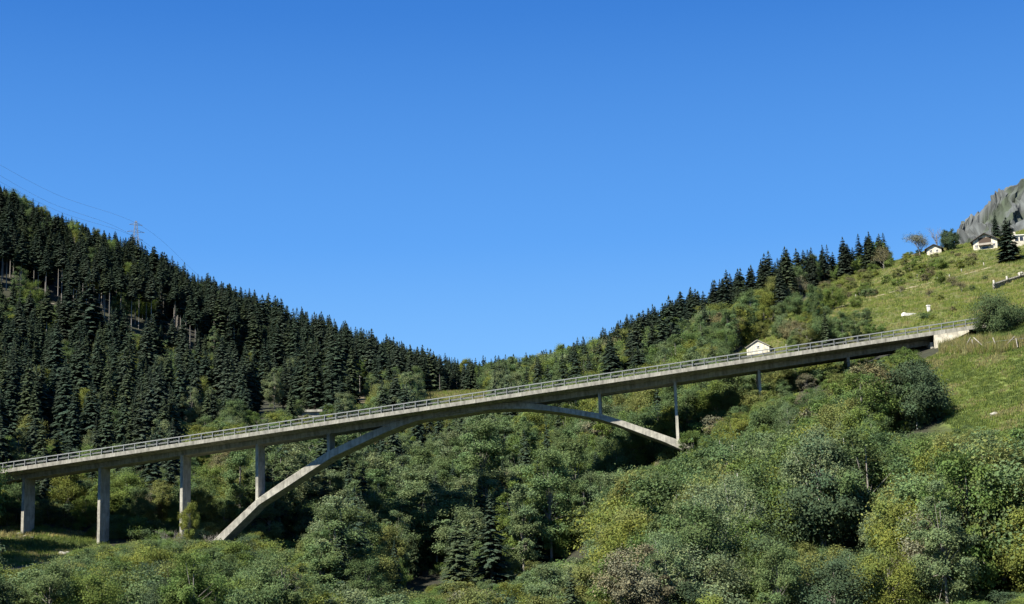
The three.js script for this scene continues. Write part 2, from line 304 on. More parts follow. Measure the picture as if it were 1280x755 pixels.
  // blade piers
  const archTop = polyline(T.map((p) => [p[0], p[1]]));
  const pier = (px, onArch) => {
    const pw = 4.6, w0 = (bridgeW - pw) / 2, p = onBridge(px, 587 - 0.148 * px + 13, w0), u = p[0], t = 0.24, y1 = yDeck(u) - 1.66;
    const g0 = fromBridge(u, w0), g1 = fromBridge(u, w0 + pw), y0 = onArch ? archTop(u) - 0.25 : Math.min(height(g0.x, g0.z), height(g1.x, g1.z)) - 1.2;
    part('pier', merged([box(u - t, u + t, y0, y1, -w0 - pw, -w0)]), M.concrete, bridge);
    return [u, y0];
  };
  for (const px of [-66, 29.5, 124.5, 227, 948.5, 1060]) pier(px, false);
  for (const px of [321, 410, 749, 843.5]) pier(px, true);
  // abutment where the deck meets the meadow
  const ua = uOf(1167), ab = new THREE.Group(); ab.name = 'abutment'; bridge.add(ab);
  const g0 = fromBridge(ua, 3), yb = height(g0.x, g0.z) - 2.5;
  const wing = new THREE.Shape([[ua, yDeck(ua) - 0.68], [ua + 5.8, yDeck(ua + 5.8) - 0.68], [ua + 5.8, yDeck(ua + 5.8) - 1.0], [ua + 3.2, yDeck(ua) - 1.6], [ua + 1.9, yb], [ua, yb]].map((p) => new THREE.Vector2(...p)));
  part('front_wall', box(ua - 0.5, ua - 0.003, yb, yDeck(ua) - 1.7, -bridgeW + 1.2, -1.2), M.concrete, ab);
  for (const w of [0.03, bridgeW - 0.63]) part('wing_wall', new THREE.ExtrudeGeometry(wing, { depth: 0.6, bevelEnabled: false }).translate(0, 0, -w - 0.6), M.plaster, ab);
}

// ------------------------------------------------------------------ trees: one of each kind and form, later copied
function leafMaker(kind) {
  const pos = [], col = [], nor = [];
  const leaf = (c, n, s, e, tint) => { // a small folded leaf spray at c, facing n
    const a = V(rnd() - 0.5, rnd() - 0.5, rnd() - 0.5).cross(n).normalize(), b = n.clone().cross(a).normalize();
    const p = [c.clone().addScaledVector(a, -s), c.clone().addScaledVector(b, -s * e), c.clone().addScaledVector(a, s).addScaledVector(n, -s * 0.25), c.clone().addScaledVector(b, s * e)];
    for (const i of [0, 1, 2, 0, 2, 3]) { pos.push(p[i].x, p[i].y, p[i].z); col.push(...tint); }
  };
  const spray = (a, b, w, droop, tint) => { // a hanging spray from a to b
    const d = b.clone().sub(a), side = V(-d.z, 0, d.x).normalize().multiplyScalar(w), m = a.clone().lerp(b, 0.45); m.y += droop;
    const l = m.clone().add(side), r = m.clone().sub(side); l.y -= w * 0.35; r.y -= w * 0.35;
    for (const p of [a, l, b, a, b, r]) { pos.push(p.x, p.y, p.z); col.push(...tint); }
  };
  const done = () => { const g = geo(pos, null, null, col); return g; };
  return { leaf, spray, done };
}
const tintOf = (amt = 0.3, hue = 0.12) => { const k = 1 + rr(-amt, amt), h = rr(-hue, hue); return [k * (1 + h), k, k * (1 - h)]; };
function spruceForm(Ht, Rd, bare, open) {
  const { spray, done } = leafMaker(), lv = 42;
  for (let i = 0; i < lv; i++) {
    const t = bare + (0.985 - bare) * (i + rr(-0.3, 0.3)) / (lv - 1), y0 = t * Ht, n = Math.round(rr(6, 9)), q = (t - bare) / (1 - bare);
    for (let k = 0; k < n; k++) {
      if (rnd() < open) continue;
      const y = Math.max(0.3, y0 + rr(-0.6, 0.6) * Ht / lv);
      const az = rr(0, 6.283), L = Math.max(0.22, (Rd * Math.pow(1 - q, 0.64) + 0.08) * rr(0.68, 1.12) * (q < 0.12 ? 0.75 + q * 2 : 1)), dir = V(Math.cos(az), 0, Math.sin(az)), sd = V(-dir.z, 0, dir.x), drop = L * rr(0.18, 0.42);
      const P = (s) => dir.clone().multiplyScalar(L * s).setY(y + 0.05 * L - drop * s * s), c = tintOf(0.32, 0.1);
      spray(P(0.5), P(1.05), L * 0.17, 0.03 * L, c);
      for (const s of [0.12, 0.32, 0.52, 0.7]) for (const e of [-1, 1]) { const b = P(s + 0.24).addScaledVector(sd, e * L * rr(0.28, 0.42) * (1.15 - s)); b.y -= L * rr(0.06, 0.16); spray(P(s), b, L * 0.13, 0.03 * L, tintOf(0.3, 0.1)); }
    }
  }
  spray(V(0, Ht * 0.95, 0), V(0.02, Ht * 1.02, 0), 0.22, 0, [1, 1, 1]); spray(V(0, Ht * 0.95, 0), V(0, Ht * 1.02, 0.02), 0.22, 0, [1, 1, 1]);
  return { crown: done(), trunk: bar(V(0, -0.8, 0), V(0, Ht * 0.97, 0), bare > 0.4 ? 0.18 : Ht * 0.0135 + 0.06, 7, 0.01), h: Ht, r: Rd };
}
function leafyForm({ Ht, Rx, base, clumps, per, size, shell = 0.5, droop = 0, lean = 0.1, stems = 1, flat = 1, trunkR = 0.16 }) {
  const { leaf, done } = leafMaker(), cs = [], lims = [], cy = (Ht + base) / 2, Ry = (Ht - base) / 2;
  for (let i = 0; i < clumps; i++) {
    let d; do d = V(rr(-1, 1), rr(-1, 1), rr(-1, 1)); while (d.length() > 1 || d.length() < shell);
    const wob = 0.66 + 0.68 * (0.5 + 0.5 * noise(d.x * 1.9 + Ht * 3, d.y * 1.9 + Rx, d.z * 1.9 + per)), c = V(d.x * Rx * wob, cy + d.y * Ry * (0.8 + 0.28 * wob) * flat, d.z * Rx * wob);
    if (c.y < 0.25) c.y = 0.25 + rnd() * 0.4;
    cs.push([c, rr(0.32, 1.15) * Rx * 0.39]);
  }
  for (const [c, r] of cs) {
    const ct = tintOf(0.2, 0.07);
    for (let k = 0; k < per; k++) {
      const gs = () => (rnd() + rnd() + rnd() - 1.5) * 0.92, d = V(gs(), gs(), gs());
      const p = c.clone().addScaledVector(V(d.x, d.y * 0.75, d.z), r); if (droop) p.y -= droop * r * Math.abs(d.x * d.z) * 3 * rnd();
      const out = V(p.x, (p.y - cy) * 0.8 + Ry * 0.55, p.z).normalize().multiplyScalar(0.9).add(V(rr(-1, 1), rr(-1, 1), rr(-1, 1)).multiplyScalar(0.85)); if (droop) out.y *= 0.3;
      leaf(p, out.normalize(), size * rr(0.6, 1.25), rr(0.4, 0.75), tintOf(0.22, 0.08).map((v, i) => v * ct[i]));
    }
  }
  const wood = [], fork = V(rr(-1, 1) * lean, base + (Ht - base) * 0.28, rr(-1, 1) * lean);
  for (let s = 0; s < stems; s++) {
    const a = stems > 1 ? rr(0, 6.28) : 0, foot = V(Math.cos(a) * 0.25 * (stems > 1), -0.7, Math.sin(a) * 0.25 * (stems > 1)), tipp = stems > 1 ? V(Math.cos(a) * Rx * 0.45, Ht * 0.75, Math.sin(a) * Rx * 0.45) : V(fork.x * 1.5, Ht * 0.9, fork.z * 1.5);
    if (stems > 1) wood.push(bar(foot, tipp, trunkR * 0.7, 5, 0.03)); else { wood.push(bar(foot, fork, trunkR, 7, trunkR * 0.72)); wood.push(bar(fork, tipp, trunkR * 0.72, 6, 0.03)); }
  }
  cs.forEach(([c], i) => { if (i % 2 === 0) { const k = rr(0.1, 0.8), a = stems > 1 ? V(c.x * 0.3, c.y * 0.35, c.z * 0.3) : fork.clone().lerp(V(fork.x * 1.5, Ht * 0.85, fork.z * 1.5), clamp((c.y - fork.y) / Ht * 0.7 * k, 0, 0.9)); wood.push(bar(a, c, trunkR * (Ht === 12 ? 0.16 : 0.3), 4, 0.015)); } });
  return { crown: done(), trunk: merged(wood), h: Ht, r: Rx };
}
function twigForm(Ht, Rx, leaves) { // mostly bare, finely branched
  const { leaf, done } = leafMaker(), wood = [];
  const grow = (a, d, L, r, n) => {
    const b = a.clone().addScaledVector(d, L); wood.push(bar(a, b, r, n > 2 ? 5 : 3, r * 0.6));
    if (n === 0) { for (let k = 0; k < leaves; k++) leaf(b.clone().add(V(rr(-1, 1), rr(-1, 1), rr(-1, 1)).multiplyScalar(0.35)), V(rr(-1, 1), rr(0, 1), rr(-1, 1)).normalize(), rr(0.03, 0.06), 0.6, tintOf()); return; }
    const m = n > 3 ? 5 : 4; for (let k = 0; k < m; k++) grow(a.clone().lerp(b, rr(0.45, 1)), d.clone().multiplyScalar(0.9).add(V(rr(-1, 1) * Rx, rr(-0.2, 0.7), rr(-1, 1) * Rx).multiplyScalar(0.62)).normalize(), L * rr(0.55, 0.8), r * 0.5, n - 1);
  };
  grow(V(0, -0.5, 0), V(0, 1, 0), Ht * 0.3, Ht * 0.015, 4);
  const w = merged(wood), bb = new THREE.Box3().setFromBufferAttribute(w.attributes.position), k = Ht / bb.max.y; w.scale(k, k, k);
  const crown = leaves ? done().scale(k, k, k) : null;
  return { crown, trunk: w, h: Ht, r: Ht * 0.45 };
}
const forms = {
  spruce: [spruceForm(18, 3.1, 0.05, 0.04), spruceForm(20, 3.0, 0.08, 0.1), spruceForm(17, 3.5, 0.04, 0.05), spruceForm(21, 2.7, 0.1, 0.12), spruceForm(16, 2.8, 0.03, 0.03), spruceForm(19, 3.3, 0.12, 0.16)],
  barespruce: [spruceForm(24, 2.6, 0.58, 0.1), spruceForm(25, 2.3, 0.66, 0.15), spruceForm(22, 2.6, 0.5, 0.12)],
  broadleaf: [0, 1, 2, 3, 4].map((i) => leafyForm({ Ht: [9, 10, 8.5, 9.5, 9][i], Rx: [3.7, 3.4, 4.0, 3.2, 3.6][i], base: [1.2, 1.6, 0.9, 1.5, 0.7][i], clumps: 56, per: 400, size: 0.12, shell: 0.3 })),
  poplar: [0, 1, 2].map((i) => leafyForm({ Ht: 14, Rx: [2.9, 2.5, 3.3][i], base: 1.6, clumps: 64, per: 360, size: 0.13, shell: 0.3, trunkR: 0.2 })),
  birch: [0, 1].map((i) => leafyForm({ Ht: 12, Rx: [3.2, 2.9][i], base: 1.8, clumps: 70, per: 300, size: 0.095, shell: 0.25, droop: 1.6, trunkR: 0.15 })),
  shrub: [0, 1, 2, 3].map((i) => leafyForm({ Ht: [4, 3.6, 4.4, 3.2][i], Rx: [2.2, 2.4, 2.1, 2.3][i], base: 0.1, clumps: 32, per: 330, size: 0.095, shell: 0.3, stems: 5, trunkR: 0.07 })),
  dense: [leafyForm({ Ht: 9, Rx: 4.2, base: 0.3, clumps: 95, per: 320, size: 0.16, shell: 0.5 })],
  bush: [leafyForm({ Ht: 5.2, Rx: 5.2, base: 0.1, clumps: 70, per: 330, size: 0.125, shell: 0.3, stems: 5, trunkR: 0.1 })],
  twig: [twigForm(5, 1.0, 12), twigForm(4.4, 1.2, 12)],
  bare: [twigForm(5, 1.1, 0)],
};
const leafMat = (r, g, b, tr = 0.3) => new THREE.MeshPhysicalMaterial({ color: C(r, g, b), vertexColors: true, roughness: 0.8, side: THREE.DoubleSide, transmission: tr, thickness: 0, specularIntensity: 0.2 });
const LM = {
  spruce: [[0.040, 0.065, 0.038], [0.033, 0.057, 0.036], [0.054, 0.078, 0.038], [0.045, 0.066, 0.042]].map((c) => leafMat(...c, 0.2)),
  leaf: [[0.142, 0.198, 0.044], [0.116, 0.180, 0.046], [0.180, 0.212, 0.044], [0.128, 0.184, 0.070], [0.098, 0.152, 0.056], [0.172, 0.196, 0.058]].map((c) => leafMat(...c, 0.42)),
  pale: [[0.155, 0.215, 0.098], [0.175, 0.222, 0.108], [0.138, 0.208, 0.08]].map((c) => leafMat(...c, 0.4)),
  dark: [[0.058, 0.092, 0.046], [0.066, 0.1, 0.042]].map((c) => leafMat(...c, 0.25)),
  grey: [[0.165, 0.17, 0.11], [0.15, 0.16, 0.105]].map((c) => leafMat(...c, 0.25)),
  brown: [[0.155, 0.145, 0.072], [0.16, 0.155, 0.095]].map((c) => leafMat(...c, 0.2)),
};
const matOf = (t) => LM[t[0]][t[1]];
const barkOf = (k) => (k === 'birch' ? M.birchbark : k === 'spruce' || k === 'dense' ? M.bark : M.greybark);
const kindName = { spruce: 'spruce_tree', barespruce: 'bare_trunk_spruce', broadleaf: 'broadleaf_tree', poplar: 'tall_broadleaf_tree', birch: 'birch_tree', shrub: 'shrub', dense: 'dense_tree', bush: 'broad_bush', twig: 'twiggy_shrub', bare: 'leafless_shrub' };
const kindCat = { spruce: 'tree', barespruce: 'tree', broadleaf: 'tree', poplar: 'tree', birch: 'tree', shrub: 'shrub', dense: 'tree', bush: 'bush', twig: 'shrub', bare: 'shrub' };

// ------------------------------------------------------------------ planting plan
const plants = [], K = { rects: [] };
const clearFor = (x0, y0, x1, y1, d) => K.rects.push([x0, y0, x1, y1, d]);
clearFor(382, 506, 400, 518, 440); clearFor(444, 468, 456, 505, 455); clearFor(1108, 458, 1188, 540, 207); clearFor(556, 612, 642, 725, 226); clearFor(640, 596, 735, 700, 234); clearFor(508, 620, 532, 740, 266); clearFor(942, 494, 988, 532, 222); clearFor(996, 590, 1070, 680, 156); clearFor(530, 480, 606, 499, 520); clearFor(914, 418, 984, 450, 445); clearFor(1158, 300, 1180, 322, 570);
clearFor(1214, 285, 1250, 316, 560); clearFor(1262, 284, 1290, 304, 600); clearFor(1240, 340, 1290, 364, 470); clearFor(1130, 376, 1166, 394, 400); clearFor(1270, 328, 1290, 345, 500);
const frontLimit = polyline([[-45, 200], [-30, 560], [-8, 712], [0, 712], [60, 706], [100, 682], [140, 680], [200, 672], [265, 674], [300, 676], [325, 664], [360, 692], [385, 660], [405, 618], [450, 606], [505, 612], [520, 660], [534, 732], [556, 728], [572, 640], [600, 612], [650, 596], [720, 590], [760, 586], [800, 584], [840, 573], [862, 565], [890, 532], [935, 510], [965, 492], [1000, 490], [1050, 468], [1100, 446], [1135, 432], [1158, 452], [1185, 505], [1212, 530], [1240, 538], [1280, 534], [1400, 500]]);
const skyLine = polyline([[0, 234], [60, 266], [115, 288], [165, 300], [250, 346], [330, 368], [400, 392], [480, 425], [540, 443], [575, 455], [640, 450], [700, 440], [760, 412], [800, 388], [860, 365], [900, 343], [960, 316], [1020, 304], [1090, 293], [1122, 300], [1140, 318], [1200, 318], [1300, 290]]);
const deckLine = (px) => 587 - 0.148 * px;
function fit(it, force) { // keep a plant from hiding what the photograph shows open; returns false to leave it out
  if (force) return true;
  const f = forms[it.kind][it.v], p = it.p;
  for (let tries = 0; tries < 6; tries++) {
    const top = proj(V(p.x, p.y + it.h, p.z)), hw = f.r / f.h * it.h * it.w * 0.9 * F / top[2], rel = (p.x - bo.x) * sa - (p.z - bo.z) * ca;  // rel: metres behind the edge beam
    const ucl = (p.x - bo.x) * ca + (p.z - bo.z) * sa;
    let ok = true;
    if (rel < (top[0] > 860 ? 2 : 9)) { for (const q of [-0.8, 0, 0.8]) if (top[1] + Math.abs(q) * hw * 0.5 < frontLimit(top[0] + q * hw)) ok = false; }
    else {
      if (top[1] < skyLine(top[0]) - it.j * 9) ok = false;
      if (top[0] > 900 && top[2] < 400 && top[0] < 1300 && top[1] < deckLine(top[0]) + 4) ok = false;
    }
    if (ok && rel > -3.5 && rel < bridgeW + 3.5 && p.y + it.h > yDeck(ucl) - 2.6) ok = false;
    if (ok) for (const [x0, y0, x1, y1, d] of K.rects) if (top[2] < d && top[0] + hw > x0 && top[0] - hw < x1 && top[1] < y1 && top[1] + it.h * F / top[2] > y0) { ok = false; }
    if (ok) return true;
    it.h *= 0.82; if (tries > 2 && it.h < it.h0 * 0.42) return false;
  }
  return false;
}
function plant(kind, p, h, tint, { w = 1, v = Math.floor(rnd() * forms[kind].length), label, name, force, group, rot = rr(0, 6.28), region } = {}) {
  if (!force && (kind === 'spruce' || kind === 'poplar')) h *= 1 + 0.55 * fbm(p.x / 24, p.z / 24, 2, 6.6) + rr(-0.12, 0.12);
  const it = { kind, v, p, h, h0: h, w, tint, label, name, group, rot, region, j: rnd() };
  if (!fit(it, force)) return null;
  plants.push(it); return it;
}
// single trees the photograph sets apart
const one = (kind, px, d, hpx, tint, label, o = {}) => { const p = onGround(px, d); return plant(kind, p, hpx * d / F, tint, { force: true, label, ...o }); };
for (const [x, d, h] of [[-60, 200, 125], [-78, 215, 150], [-66, 232, 140], [-92, 246, 170], [-110, 222, 190]]) one('broadleaf', x, d, h, ['leaf', 1], 'big leafy tree beyond the outermost pier', { w: 0.9, group: 'trees beyond the outermost pier' });
for (let i = 0; i < 26; i++) { const d = 264 + i * 4.6; one('spruce', -52 - rr(0, 90), d, rr(26, 33) * F / d, ['spruce', i % 4], 'tall spruce beyond the outermost pier', { w: 1.3, group: 'tall spruces beyond the outermost pier' }); }
one('dense', 1148, 208, 84, ['dark', 0], 'dense round dark green tree at the lower edge of the near meadow', { w: 0.95 });
one('bush', 1250, 243, 44, ['dark', 1], 'wide dark bush spilling over the end of the bridge parapet', { w: 0.85 });
one('dense', 964, 224, 62, ['leaf', 4], 'round grey-green tree in front of the second pier from the abutment', { w: 0.9 });
one('birch', 1030, 158, 168, ['pale', 1], 'tall pale birch with white trunk on the slope below the bridge', { w: 1.05 });
one('birch', 1150, 138, 110, ['pale', 0], 'pale birch among shrubs at the foot of the bank below the meadow');
one('birch', 1258, 132, 165, ['grey', 0], 'large greyish half-bare shrub below the near meadow', { w: 1.3 });
one('broadleaf', 1021, 445, 52, ['leaf', 4], 'lone upright tree on the pasture casting its shadow on grass', { w: 0.62 });
one('broadleaf', 992, 428, 30, ['brown', 0], 'brownish low tree on the pasture beside the stone barn', { w: 1.1 });
one('spruce', 1262, 505, 58, ['spruce', 1], 'broad spruce standing below the timber chalet beside the stone wall', { w: 1.6, v: 2 });
one('spruce', 1246, 585, 34, ['spruce', 1], 'dark spruce rising behind the roof of the timber chalet', { w: 1.1 });
one('dense', 1188, 572, 28, ['dark', 0], 'round-headed dark tree on the skyline between chalet and small house', { w: 0.85 });
one('twig', 1150, 575, 30, ['grey', 1], 'round greyish tree with thin foliage on the skyline beside the small house', { w: 1.2, v: 0 });
one('bare', 1172, 578, 34, ['brown', 1], 'leafless sapling on the skyline behind the small house', { w: 0.7 });
one('broadleaf', 236, 247.5, 60, ['leaf', 2], 'small yellow-green tree growing in front of a bridge pier', { w: 0.62, v: 3 });
one('bare', 215, 246, 34, ['brown', 1], 'grey leafless shrub at the foot of a bridge pier', { w: 1.2 });
one('bare', 262, 245, 30, ['brown', 1], 'grey leafless shrub beside the springing of the arch', { w: 1.3 });
one('poplar', 300, 280, 104, ['pale', 2], 'tall bright leafy tree standing behind the lower end of the arch', { w: 1.15 });
one('broadleaf', 85, 285, 62, ['leaf', 2], 'sunlit tree framed between two bridge piers', { w: 0.95 });
one('broadleaf', 252, 345, 62, ['leaf', 2], 'large yellow-green tree just above the bridge parapet', { w: 1.4 });
one('broadleaf', 150, 330, 34, ['leaf', 0], 'rounded olive tree above the parapet among shrubs', { w: 1.6 });
one('poplar', 690, 240, 140, ['pale', 2], 'tallest of the pale leafy trees in the valley below the arch', { w: 1.05 });
one('poplar', 655, 236, 118, ['pale', 0], 'pale tall leafy tree beside the tallest one below the arch', { w: 1.0 });
one('poplar', 722, 252, 120, ['leaf', 3], 'tall green tree leaning against the pale ones below the arch', { w: 1.1 });
one('spruce', 519, 268, 70, ['spruce', 2], 'small slim spruce standing free in the dark valley gap', { w: 0.8, v: 4 });
one('spruce', 616, 228, 132, ['spruce', 0], 'tall spruce beside the shaded valley gap under the arch crown', { w: 1.45, v: 1 });
one('spruce', 573, 226, 112, ['spruce', 2], 'spruce with sunlit flank at the edge of the valley gap', { w: 1.45, v: 0 });
one('spruce', 595, 233, 118, ['spruce', 2], 'narrow spruce wedged between two taller ones beside the valley gap', { w: 1.0, v: 3 });
one('spruce', 634, 250, 104, ['spruce', 1], 'dark spruce beside the pale leafy trees below the arch', { w: 1.1, v: 4 });
one('poplar', 497, 262, 84, ['pale', 0], 'pale grey-green tree between spruces under the arch', { w: 1.1 });
one('poplar', 440, 250, 84, ['pale', 1], 'rounded pale tree below the middle of the arch rib', { w: 1.3 });
one('spruce', 424, 405, 62, ['spruce', 0], 'broad spruce standing beside the concrete road gallery', { w: 1.1, v: 2 });
one('poplar', 520, 430, 30, ['pale', 1], 'pale silvery small tree among spruces above the parapet', { w: 1.2 });
one('broadleaf', 320, 243, 38, ['leaf', 2], 'yellow-green bush hiding the foot of the arch', { w: 1.2 });

// the woods, on a jittered lattice
function lattice(x0, x1, z0, z1, c, f) { for (let z = z0; z > z1; z -= c) for (let x = x0; x < x1; x += c) { const X = x + rr(-0.45, 0.45) * c, Z = z + rr(-0.45, 0.45) * c; const lim = 0.36 * -Z + 30; if (X < -lim - 25 || X > lim) continue; const p = ground(X, Z); f(p, proj(p)); } }
const bandAt = (px, py) => smooth(383 - (px - 1036) * 0.27 - py, -6, 6);   // brush above the pasture path
const leafTint = () => { const k = rnd(); return k < 0.86 ? ['leaf', Math.floor(rnd() * 6)] : k < 0.89 ? ['brown', Math.floor(rnd() * 2)] : k < 0.95 ? ['dark', Math.floor(rnd() * 2)] : ['pale', Math.floor(rnd() * 3)]; };
const spr = () => ['spruce', Math.floor(rnd() * 4)];
const rel = (p) => (p.x - bo.x) * sa - (p.z - bo.z) * ca;
lattice(-160, 160, -124, -262, 4.3, (p, [px, py, d]) => {
  if (rel(p) > -1 || cover(p) === 'meadow' || cover(p) === 'rough') return;
  const k = rnd();
  if (px < 385) { if (k < 0.62) plant('shrub', p, rr(2.8, 5.2), leafTint(), { w: rr(1, 1.3), region: 'bankL' }); else if (k < 0.9) plant('broadleaf', p, rr(4.5, 7.5), leafTint(), { w: rr(0.95, 1.2), region: 'bankL' }); else plant('twig', p, rr(2.5, 4), ['brown', 1], { w: 1.2, region: 'bankL' }); }
  else if (px < 770) { if (d < 185 && px < 640) { plant('shrub', p, rr(2.5, 4.5), leafTint(), { w: 1.2, region: 'bankL' }); return; } if (k < 0.42) plant('poplar', p, rr(10, 16), pick([['pale', 0], ['pale', 1], ['pale', 2], ['leaf', 3], ['leaf', 0]]), { w: rr(1, 1.35), region: 'valley' }); else if (k < 0.66) plant('broadleaf', p, rr(6, 10), leafTint(), { region: 'valley' }); else if (k < 0.9) plant('spruce', p, rr(13, 21), spr(), { w: 1.15, region: 'valley' }); else plant('shrub', p, rr(3, 5), leafTint(), { w: 1.2, region: 'valley' }); }
  else { if (k < 0.6) plant('broadleaf', p, rr(7, 13), leafTint(), { w: rr(0.85, 1.2), region: 'bankR' }); else if (k < 0.78) plant('shrub', p, rr(3, 5.4), leafTint(), { w: rr(1, 1.3), region: 'bankR' }); else if (k < 0.88) plant('birch', p, rr(8, 13), ['pale', Math.floor(rnd() * 3)], { region: 'bankR' }); else if (k < 0.95) plant('twig', p, rr(3, 5), ['brown', Math.floor(rnd() * 2)], { w: 1.2, region: 'bankR' }); else plant('poplar', p, rr(8, 11), ['pale', 0], { region: 'bankR' }); }
});
lattice(-160, 110, -232, -275, 3.4, (p, [px]) => { const r = rel(p); if (r < -1 || r > bridgeW + 0.5 || cover(p) !== 'wood') return; plant('shrub', p, rr(1.6, 4), leafTint(), { w: 1.3, region: px < 600 ? 'bankL' : 'bankR' }); });
lattice(-260, 240, -245, -500, 4.7, (p, [px, py, d]) => {
  if (rel(p) < bridgeW + 0.5) return;
  const c = cover(p), k = rnd();
  if (c === 'pasture') { const band = bandAt(px, py); if (px < 1045 && k > 0.86) { plant('broadleaf', p, rr(5, 8.5), leafTint(), { region: 'pasture' }); return; } if (k < 0.04 + 0.55 * band) plant('shrub', p, rr(1.4, 3.4), leafTint(), { w: 1.35, region: 'pasture' }); else if (k < 0.055) plant('broadleaf', p, rr(4, 6.5), leafTint(), { region: 'pasture' }); else if (k < 0.08) plant('twig', p, rr(2, 3.5), ['brown', 0], { w: 1.3, region: 'pasture' }); return; }
  if (c === 'terrace' || c === 'earth') return;
  if (px < 290 && py > 572 && d < 345 && k > 0.5) { if (k < 0.75) plant('shrub', p, rr(2, 4), leafTint(), { w: 1.3, region: 'slopeL' }); return; }
  if (px > 330 && px < 640 && d < 345) { if (k < 0.4) plant('poplar', p, rr(10, 15), pick([['pale', 0], ['pale', 1], ['pale', 2], ['leaf', 3]]), { w: rr(1.1, 1.5), region: 'valley' }); else if (k < 0.58) plant('spruce', p, rr(12, 20), spr(), { w: rr(1, 1.25), region: 'valley' }); else if (k < 0.85) plant('broadleaf', p, rr(6, 9), leafTint(), { region: 'valley' }); return; }
  if (px < 430) {
    if (d < (px < 230 ? 318 : 355) || (py > 545 && px > 200 && k < 0.6)) { if (px < 220 && d > 285 && rnd() < 0.5) { plant('spruce', p, rr(12, 19), spr(), { w: 1.25, region: 'slopeL' }); return; } if (k < 0.6) plant('broadleaf', p, rr(5, 9), leafTint(), { w: rr(1, 1.2), region: 'slopeL' }); else if (k < 0.9) plant('shrub', p, rr(3, 5), leafTint(), { w: 1.2, region: 'slopeL' }); else plant('poplar', p, rr(8, 12), ['pale', Math.floor(rnd() * 3)], { region: 'slopeL' }); }
    else if (k < 0.36) plant('spruce', p, rr(12, 21), spr(), { w: rr(1.0, 1.3), region: 'slopeL' }); else if (k < 0.45) plant('broadleaf', p, rr(6, 10), leafTint(), { region: 'slopeL' }); else if (k < 0.48) plant('poplar', p, rr(9, 12), ['pale', 1], { region: 'slopeL' });
  } else if (px < 655) {
    if (k < (px < 540 ? 0.36 : 0.16)) plant('spruce', p, rr(12, 22), spr(), { w: rr(1.1, 1.4), region: 'valley' }); else if (k < 0.56) plant('poplar', p, rr(9, 14), ['pale', Math.floor(rnd() * 3)], { region: 'valley' }); else plant('broadleaf', p, rr(6, 10), leafTint(), { region: 'valley' });
  } else {
    if (d > 390 && px < 900 && rnd() < 0.24) { plant('spruce', p, rr(12, 20), spr(), { w: rr(1.2, 1.6), region: 'slopeR' }); return; }
    if (k < 0.62) plant('broadleaf', p, d > 430 ? rr(9, 14) : rr(7, 12), leafTint(), { w: rr(0.9, 1.15), region: 'slopeR' }); else if (k < 0.76) plant('poplar', p, rr(9, 13), pick([['pale', 0], ['pale', 2], ['leaf', 3], ['leaf', 0]]), { region: 'slopeR' }); else if (k < 0.84) plant('spruce', p, rr(9, 15), spr(), { region: 'slopeR' }); else if (k < 0.9) plant('twig', p, rr(5, 8), ['brown', Math.floor(rnd() * 2)], { region: 'slopeR' }); else plant('shrub', p, rr(3, 5), leafTint(), { w: 1.2, region: 'slopeR' });
  }
});
lattice(-360, 300, -500, -770, 7.4, (p, [px, py, d]) => {
  const c = cover(p), k = rnd();
  if (c === 'terrace' || c === 'earth') return;
  if (c === 'pasture') { const band = bandAt(px, py); if (k < 0.04 + 0.72 * band) plant('shrub', p, rr(1.4, 3.6), pick([['leaf', 0], ['leaf', 2], ['leaf', 5], ['brown', 0]]), { w: rr(1.1, 1.5), region: 'pasture' }); return; }
  if (px < 600) {
    const tp = py - (376 + px * 0.29); // a clearing slants down across the mountainside; bare-stemmed spruces stand along its upper edge
    if (px < 340 && tp > -3 && tp < 36) { if (k < 0.6) plant('shrub', p, rr(2, 4.2), leafTint(), { w: 1.4, region: 'mountain' }); else if (k < 0.9) plant('spruce', p, rr(6, 12), spr(), { w: 1.3, region: 'mountain' }); return; }
    const edge = px < 250 && tp <= -3 && tp > -32;
    if (edge ? k < 0.85 : k < 0.06 && d < 660) plant('barespruce', p, rr(21, 27), spr(), { w: 1.25, region: 'mountain' });
    else if (k < 0.88) plant('spruce', p, rr(13, 25), spr(), { w: rr(1.15, 1.6), region: 'mountain' });
    else plant(rnd() < 0.5 ? 'broadleaf' : 'poplar', p, rr(9, 14), leafTint(), { region: 'mountain' });
  } else {
    const sk = d > 545 && px > 760;
    if (px > 1110) { if (k < 0.5) plant('shrub', p, rr(1.5, 3), leafTint(), { w: 1.3, region: 'pasture' }); return; }
    if (k < (px < 880 ? 0.44 : sk ? 0.55 : 0.26)) plant('spruce', p, rr(14, 22), spr(), { w: rr(1.25, 1.7), region: 'skyline' });
    else if (k < 0.86) plant('broadleaf', p, rr(8, 12), leafTint(), { region: 'skyline' }); else if (k < 0.92) plant('poplar', p, rr(8, 12), ['leaf', 3], { region: 'skyline' }); else plant('twig', p, rr(6, 9), ['brown', Math.floor(rnd() * 2)], { region: 'skyline' });
  }
});
lattice(-170, 170, -112, -335, 2.7, (p, [px, py, d]) => { // low undergrowth between the trunks
  const r = rel(p); if (cover(p) !== 'wood' ) return;
  const it = plant('shrub', p, rr(0.8, 2.0), leafTint(), { w: rr(1.1, 1.5), region: px < 470 ? (r < 2 ? 'bankL' : 'slopeL') : px < 655 ? 'valley' : r < 2 ? 'bankR' : 'slopeR' }); if (it) it.low = true;
});
lattice(-260, 0, -500, -680, 3.4, (p, [px, py]) => { const tp = py - (376 + px * 0.29); if (px > 330 || tp < -3 || tp > 36) return; const it = plant('shrub', p, rr(1.4, 3.2), leafTint(), { w: rr(1.1, 1.5), region: 'mountain' }); if (it) it.low = true; });
